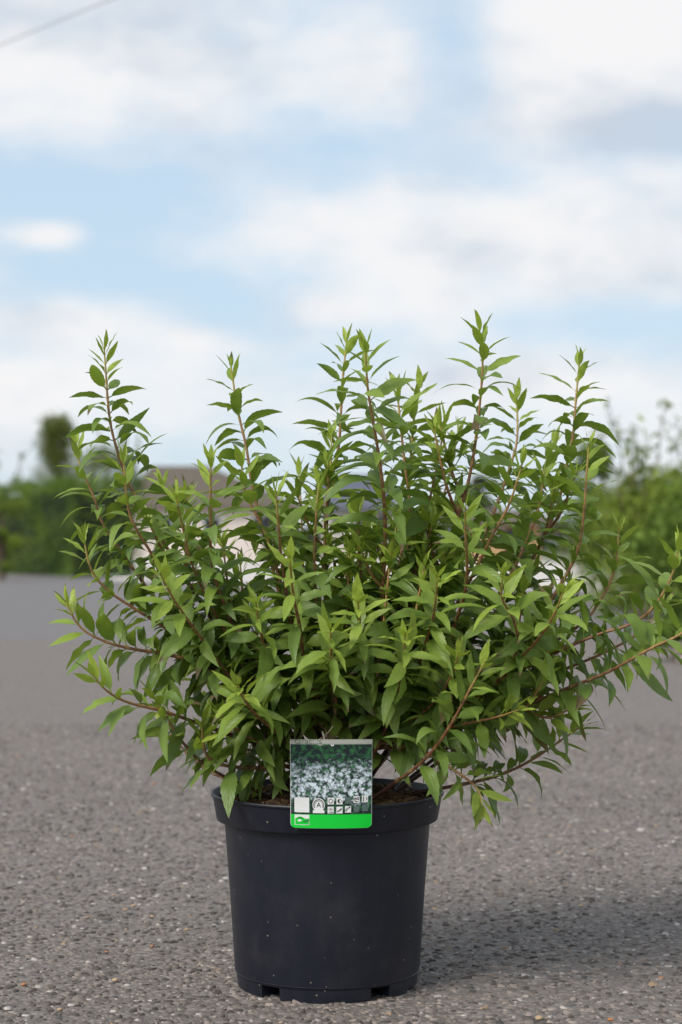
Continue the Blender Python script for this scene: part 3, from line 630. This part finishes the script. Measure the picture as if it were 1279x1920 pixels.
# ------------------------------------------------------------------ loose bits on the asphalt
M_TAN = flat('tan_stone', (0.40, 0.28, 0.17), .8, .25, 200); M_ORANGE = flat('dry_petal', (0.42, 0.17, 0.06), .8, .25, 200)
def pebble(px, py, s, m, name, label, cat, grp):
    Y = CAMH * F / (py - HOR); c = np.array(((px - CX) / F * Y, Y, 0)); V = []; K = 8
    for k, (rr, z) in enumerate(((.75, -.12), (1, .12), (.85, .34), (.45, .48))):
        for i in range(K):
            a = i * 6.283 / K; j = rnd.uniform(.82, 1.15); V.append((rr * s * math.cos(a) * j, rr * s * .7 * math.sin(a) * j, z * s * rnd.uniform(.85, 1.1) + .001))
    f = [(k * K + i, k * K + (i + 1) % K, (k + 1) * K + (i + 1) % K, (k + 1) * K + i) for k in range(3) for i in range(K)] + [tuple(range(3 * K, 4 * K)), tuple(range(K - 1, -1, -1))]
    o = mesh_obj(name, V, f, m, None, True); o.location = c; o.rotation_euler[2] = rnd.uniform(0, 3); tag(o, label, cat, grp)
pebble(1011, 1912, .0068, M_TAN, 'pebble', 'largest tan pebble lying on the bare asphalt in front of the pot', 'pebble', None)
for px, py, s in ((216, 1840, .0055), (250, 1700, .0045), (285, 1720, .004), (112, 1895, .0045), (350, 1745, .004), (1090, 1700, .004)):
    pebble(px, py, s, M_TAN, 'pebble', 'small pale tan pebble loose on the asphalt around the pot', 'pebble', 'tan pebbles on the asphalt')
for px, py, s in ((45, 1848, .0045), (200, 1787, .0035), (285, 1776, .004), (1240, 1836, .0045), (1145, 1914, .004), (135, 1568, .004), (35, 1418, .005), (288, 1470, .005)):
    pebble(px, py, s, M_ORANGE, 'dry_petal', 'tiny orange dry petal fallen on the asphalt around the pot', 'petal', 'orange petals on the asphalt')

# ------------------------------------------------------------------ background vegetation
def m_foliage(c0, c1):
    def b(t, p, o):
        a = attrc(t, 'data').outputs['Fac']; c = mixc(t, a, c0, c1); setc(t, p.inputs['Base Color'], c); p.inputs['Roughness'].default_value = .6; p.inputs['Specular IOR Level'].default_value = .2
        tr = nd(t, 'ShaderNodeBsdfTranslucent'); t.links.new(c, tr.inputs[0]); ms = nd(t, 'ShaderNodeMixShader'); ms.inputs[0].default_value = .25
        t.links.new(p.outputs[0], ms.inputs[1]); t.links.new(tr.outputs[0], ms.inputs[2]); t.links.new(ms.outputs[0], o.inputs[0])
    return b
M_HEDGE = mat('hedge_leaf', m_foliage((0.045, 0.095, 0.015), (0.18, 0.27, 0.04)))
M_LIGHT = mat('light_leaf', m_foliage((0.07, 0.12, 0.018), (0.27, 0.34, 0.045)))
M_DARK = mat('conifer_leaf', m_foliage((0.085, 0.115, 0.026), (0.21, 0.24, 0.055)))
M_FAR = mat('far_leaf', m_foliage((0.06, 0.072, 0.038), (0.125, 0.125, 0.062)))
M_WOOD = flat('bark', (0.11, 0.075, 0.05), .9, .3, 30)
def leafcloud(name, pts, size, m, parent, clump=None):
    """Leaf-shaped faces at the given points, each bent along its middle."""
    pts = np.asarray(pts); n = len(pts)
    nr = lambda v: v / np.linalg.norm(v, axis=1, keepdims=True)
    d = nr(rng.normal(0, 1, (n, 3)) + (0, 0, .25)); s = nr(np.cross(d, rng.normal(0, 1, (n, 3)))); u = np.cross(s, d)
    L = size * rng.uniform(.6, 1.3, (n, 1)); W = L * .36
    V = np.stack((pts - d * L * .5, pts + s * W * .5 + u * L * .07, pts + d * L * .5, pts - s * W * .5 + u * L * .07), 1).reshape(-1, 3)
    b = (np.arange(n) * 4)[:, None]; f = np.concatenate((np.concatenate((b, b + 1, b + 2), 1), np.concatenate((b, b + 2, b + 3), 1)), 0)
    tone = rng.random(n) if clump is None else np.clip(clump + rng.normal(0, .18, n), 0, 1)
    o = mesh_obj(name, V, f, m, parent, attr=np.repeat(np.c_[tone, tone, tone, np.ones(n)], 4, 0)); o['kind'] = 'stuff'; return o
def lump(P, sc_=1.0):
    return .5 + .25 * (np.sin(P[:, 0] * 3.1 * sc_ + 1.2 * np.sin(P[:, 2] * 4.3 * sc_)) + np.sin(P[:, 2] * 5.2 * sc_ + P[:, 1] * 2.7 * sc_ + 1.7 * np.sin(P[:, 0] * 2.1 * sc_)))
def trunk(name, P, r0, r1, parent, m=None):
    P = np.asarray(P, float); V, f = tube(P, np.linspace(r0, r1, len(P)), 7); return mesh_obj(name, V, f, m or M_WOOD, parent, True)
def hedge(a, b, depth, h, n, m, label, size=.07, name='clipped_hedge'):
    a, b = np.array(a), np.array(b); root = empty(name, (*((a + b) / 2), 0)); d = (b - a); Ln = np.linalg.norm(d); d = d / Ln; nn = np.array((-d[1], d[0]))
    q = rng.random((n, 3)); face = rng.random(n); q[face < .5, 1] *= .12; q[face > .78, 2] = 1 - q[face > .78, 2] * .08; e_ = (face > .5) & (face < .62); q[e_, 0] = 1 - q[e_, 0] * .03
    X = (q[:, 0] - .5) * Ln; Yd = (q[:, 1] - .0) * depth; Z = q[:, 2] * h
    Z *= 1 + .05 * np.sin(X * 2.3) + .03 * np.sin(X * 6.1); Yd = Yd + .07 * np.sin(X * 2.9 + Z * 3) + rng.normal(0, .02, n)
    P = np.c_[d[0] * X + nn[0] * Yd, d[1] * X + nn[1] * Yd, np.maximum(Z, .01)]
    leafcloud('foliage', P, size, m, root, lump(P, 1.3))
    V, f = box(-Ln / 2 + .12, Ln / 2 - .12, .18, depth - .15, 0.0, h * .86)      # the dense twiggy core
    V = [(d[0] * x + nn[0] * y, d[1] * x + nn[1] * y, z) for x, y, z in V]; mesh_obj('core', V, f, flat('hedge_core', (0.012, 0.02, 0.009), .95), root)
    for i in range(int(Ln / 1.2)):
        x = -Ln / 2 + .5 + i * 1.2; c = d * x + nn * depth * .5; trunk('trunk', [(c[0], c[1], 0), (c[0] + .03, c[1], h * .5)], .04, .03, root)
    for i in range(7):                                                            # thin unclipped shoots above the top
        x = rnd.uniform(-Ln * .45, Ln * .45); c = d * x + nn * depth * .4; hh = rnd.uniform(.35, .8); tip = np.array((c[0] + rnd.uniform(-.15, .15), c[1], h + hh)); P0 = np.array((c[0], c[1], h * .85))
        sh = trunk('shoot', [P0, (P0 + tip) / 2 + (.03, 0, 0), tip], .008, .004, root); tt = rng.random((14, 1)); leafcloud('leaf_spray', P0 + (tip - P0) * tt + rng.normal(0, .035, (14, 3)), size * .9, m, sh)
    return tag(root, label, 'hedge')
hedge((-10.2, 41.0), (-4.3, 30.1), 1.3, 1.55, 26000, M_HEDGE, 'dark green clipped hedge with a straight top along the far road edge')
def bushy(name, base, rx, ry, h, n, m, label, cat, size=.07, conic=0.0, shoots=0, trunk_h=.3, stems=4, group=None, shoot_h=(.3, .7)):
    root = empty(name, base); nl = max(6, n // 130); cl = []
    for i in range(nl):
        zz = trunk_h * .4 + (h - trunk_h * .4) * rnd.random() ** .8; tz = (zz / h); rad = (1 - tz) if conic > .5 else math.sqrt(max(.02, 1 - (tz * 1.02 - .42) ** 2 / .36))
        a = rnd.uniform(0, 6.283); q = math.sqrt(rnd.random()) * .9 * rad; cl.append((q * rx * math.cos(a), q * ry * math.sin(a), min(zz, h * .95), rnd.uniform(.6, 1.1) * min(rx * 1.25, h) * .36, rnd.random()))
    P, T = [], []
    for cx, cy, cz, cr, tn in cl:
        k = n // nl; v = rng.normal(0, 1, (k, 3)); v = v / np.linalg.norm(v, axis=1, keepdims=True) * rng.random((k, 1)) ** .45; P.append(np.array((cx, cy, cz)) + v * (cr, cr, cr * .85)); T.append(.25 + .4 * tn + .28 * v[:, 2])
    P = np.concatenate(P); T = np.concatenate(T); ok = P[:, 2] > .02
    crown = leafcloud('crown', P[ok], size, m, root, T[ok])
    tr = trunk('trunk', [(0, 0, 0), (.02 * rx, .02, h * .4), (.03 * rx, 0, h * .8)], .035 * h, .012 * h, root)
    for i in range(stems):
        a = rnd.uniform(0, 6.283); trunk('limb', [(0, 0, h * .12), (rx * .3 * math.cos(a), ry * .3 * math.sin(a), h * .4), (rx * .6 * math.cos(a), ry * .6 * math.sin(a), h * .72)], .02 * h, .006 * h, root)
    for i in range(shoots):
        a = rnd.uniform(0, 6.283); P0 = np.array((rx * .6 * math.cos(a), ry * .6 * math.sin(a), h * .72)); tip = P0 + np.array((rnd.uniform(-.35, .35), rnd.uniform(-.2, .2), h * .25 + rnd.uniform(*shoot_h)))
        sh = trunk('shoot', [P0, P0 * .5 + tip * .5 + (.04, 0, 0), tip], .007, .003, root); tt = rng.random((44, 1)); leafcloud('leaf_spray', P0 + (tip - P0) * tt + rng.normal(0, .028, (44, 3)) + (.04 * np.sin(tt * 3.14)) * (1, 0, 0), size * 1.25, m, sh, .2 + .4 * rng.random(44))
    return tag(root, label, cat, group)
def gp(px, Y, z=0): return ((px - CX) / F * Y, Y, z)
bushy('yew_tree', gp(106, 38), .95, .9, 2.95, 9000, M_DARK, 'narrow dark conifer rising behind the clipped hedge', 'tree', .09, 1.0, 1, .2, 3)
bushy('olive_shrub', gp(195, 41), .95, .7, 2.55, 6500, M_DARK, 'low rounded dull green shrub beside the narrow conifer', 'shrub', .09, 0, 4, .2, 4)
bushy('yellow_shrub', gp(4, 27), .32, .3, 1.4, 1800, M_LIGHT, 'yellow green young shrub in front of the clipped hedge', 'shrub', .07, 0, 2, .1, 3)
# the planting along the edge of the road: a row of shrubs in a bed
sheet('planting_bed', [(1.42, 7.2), (3.5, 6.6), (6.5, 20), (2.45, 17.5)], 0.012, M_BED, 'dark soil bed along the asphalt under the leafy shrubs', 'bed')
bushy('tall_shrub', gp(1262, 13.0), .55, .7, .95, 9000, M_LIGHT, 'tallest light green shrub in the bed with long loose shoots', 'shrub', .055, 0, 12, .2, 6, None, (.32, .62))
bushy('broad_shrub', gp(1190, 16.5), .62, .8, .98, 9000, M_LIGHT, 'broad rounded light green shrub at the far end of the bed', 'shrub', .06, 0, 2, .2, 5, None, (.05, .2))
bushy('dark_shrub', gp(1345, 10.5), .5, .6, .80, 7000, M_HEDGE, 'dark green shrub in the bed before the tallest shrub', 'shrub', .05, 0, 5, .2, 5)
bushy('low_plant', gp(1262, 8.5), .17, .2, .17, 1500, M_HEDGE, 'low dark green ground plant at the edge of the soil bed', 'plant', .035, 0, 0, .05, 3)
M_STONE = flat('bed_stone', (0.34, 0.28, 0.25), .85, .3, 40)
for i in range(22):
    t_ = i / 21; x = 1.42 + t_ * .55 + rnd.uniform(-.06, .12); y = 7.3 + t_ * 5.2; s = rnd.uniform(.018, .04); V = []
    for k, (rr, z) in enumerate(((.9, 0), (1, .4), (.6, .75))):
        for j in range(7): V.append((rr * s * math.cos(j * .8976) * rnd.uniform(.8, 1.2), rr * s * math.sin(j * .8976) * rnd.uniform(.8, 1.2), z * s))
    o = mesh_obj('edging_stone', V, [(k * 7 + j, k * 7 + (j + 1) % 7, k * 7 + 7 + (j + 1) % 7, k * 7 + 7 + j) for k in range(2) for j in range(7)] + [tuple(range(14, 21)), (6, 5, 4, 3, 2, 1, 0)], M_STONE); o.location = (x, y, .01); tag(o, 'small rough stone along the edge of the soil bed', 'stone', 'stones edging the planting bed')
bushy('far_oak', gp(1108, 75), 1.1, 1.1, 4.4, 5000, M_HEDGE, 'dark round distant tree standing beyond the broad shrub', 'tree', .2, 0, 0, .9, 4)
bushy('far_poplar', gp(905, 85), 0.9, .9, 3.5, 4000, M_FAR, 'pale grey green distant tree near the orange shed', 'tree', .2, 0, 0, .8, 4)
# far hedgerow: one mass of foliage
n = 42000; X = rng.uniform(-40, 45, n); top = 2.0 + .45 * np.sin(X * .42) + .3 * np.sin(X * 1.1 + 1); P = np.c_[X, 110 + rng.uniform(-1.5, 1.5, n), rng.random(n) ** .8 * top]
hr = leafcloud('far_hedgerow', P, .34, M_FAR, None, lump(P, .5)); tag(hr, 'far dull green hedgerow along the horizon', 'hedgerow', kind='stuff')

# ------------------------------------------------------------------ far buildings
M_WALL = flat('pale_render', (0.60, 0.53, 0.49), .85, .06, 2); M_BROWN = flat('brown_tile', (0.105, 0.085, 0.065), .85, .25, 6); M_SLATE = flat('slate', (0.085, 0.092, 0.125), .6, .2, 6)
M_BRICK = flat('orange_brick', (0.42, 0.27, 0.13), .85, .15, 6); M_GLASS = flat('dark_glass', (0.03, 0.035, 0.04), .1, .1, 3); M_FRAME = flat('white_frame', (0.7, 0.7, 0.68), .5, .05, 5)
def house(name, x0, x1, Y, depth, eave, ridge, wall, roof, label, cat, hip=0.0, wins=3, door=True):
    root = empty(name, ((x0 + x1) / 2, Y, 0)); w = (x1 - x0) / 2
    mesh_obj('wall', *box(-w, w, 0, depth, 0, eave), wall, root)
    e = .3; V = [(-w - e, -e, eave - .05), (w + e, -e, eave - .05), (w + e, depth + e, eave - .05), (-w - e, depth + e, eave - .05), (-w - e + hip * .2, depth / 2, ridge), (w + e - hip, depth / 2, ridge)]
    V += [(x, y, z + .12) for x, y, z in V]
    f = [(0, 1, 5, 4), (2, 3, 4, 5), (6, 10, 11, 7), (8, 11, 10, 9), (0, 6, 7, 1), (2, 8, 9, 3), (1, 5, 2), (7, 8, 11), (3, 4, 0), (9, 6, 10), (1, 7, 8, 2), (3, 9, 6, 0)]
    mesh_obj('roof', V, f, roof, root)
    for i in range(wins):
        cx = -w + (i + .7) * 2 * w / (wins + .4); wn = mesh_obj('window', *box(cx - .32, cx + .32, -.04, .02, eave * .45, eave * .85), M_FRAME, root); mesh_obj('pane', *box(cx - .26, cx + .26, -.05, -.01, eave * .49, eave * .81), M_GLASS, wn)
    if door: mesh_obj('door', *box(w - .95, w - .35, -.04, .02, 0, eave * .85), M_BROWN, root)
    return tag(root, label, cat)
house('barn', -6.6, -1.5, 60, 6, 1.62, 2.95, M_WALL, M_BROWN, 'low pale walled barn with a brown hipped roof', 'barn', hip=3.2)
house('slate_house', -.9, 2.6, 90, 7, 2.1, 3.75, M_WALL, M_SLATE, 'distant house with a blue grey slate roof', 'house', hip=1.2)
house('garden_shed', 3.6, 5.4, 52, 2.5, 1.05, 1.35, M_BRICK, M_BROWN, 'small orange walled shed at the side of the yard', 'shed', hip=.2, wins=1)

# overhead cable crossing the sky
e0, e1 = at(15, 78, 16.0), at(205, 0, 15.4); k0 = e0 + (e0 - e1) * 9; k1 = e1 + (e1 - e0) * 9
V, f = tube([k0 + (k1 - k0) * t for t in np.linspace(0, 1, 24)], .005, 6); cb = mesh_obj('overhead_cable', V, f, flat('cable', (.4, .4, .42), .6), None, True); origin(cb, k0); tag(cb, 'thin dark overhead cable slanting across the cloudy sky', 'cable')
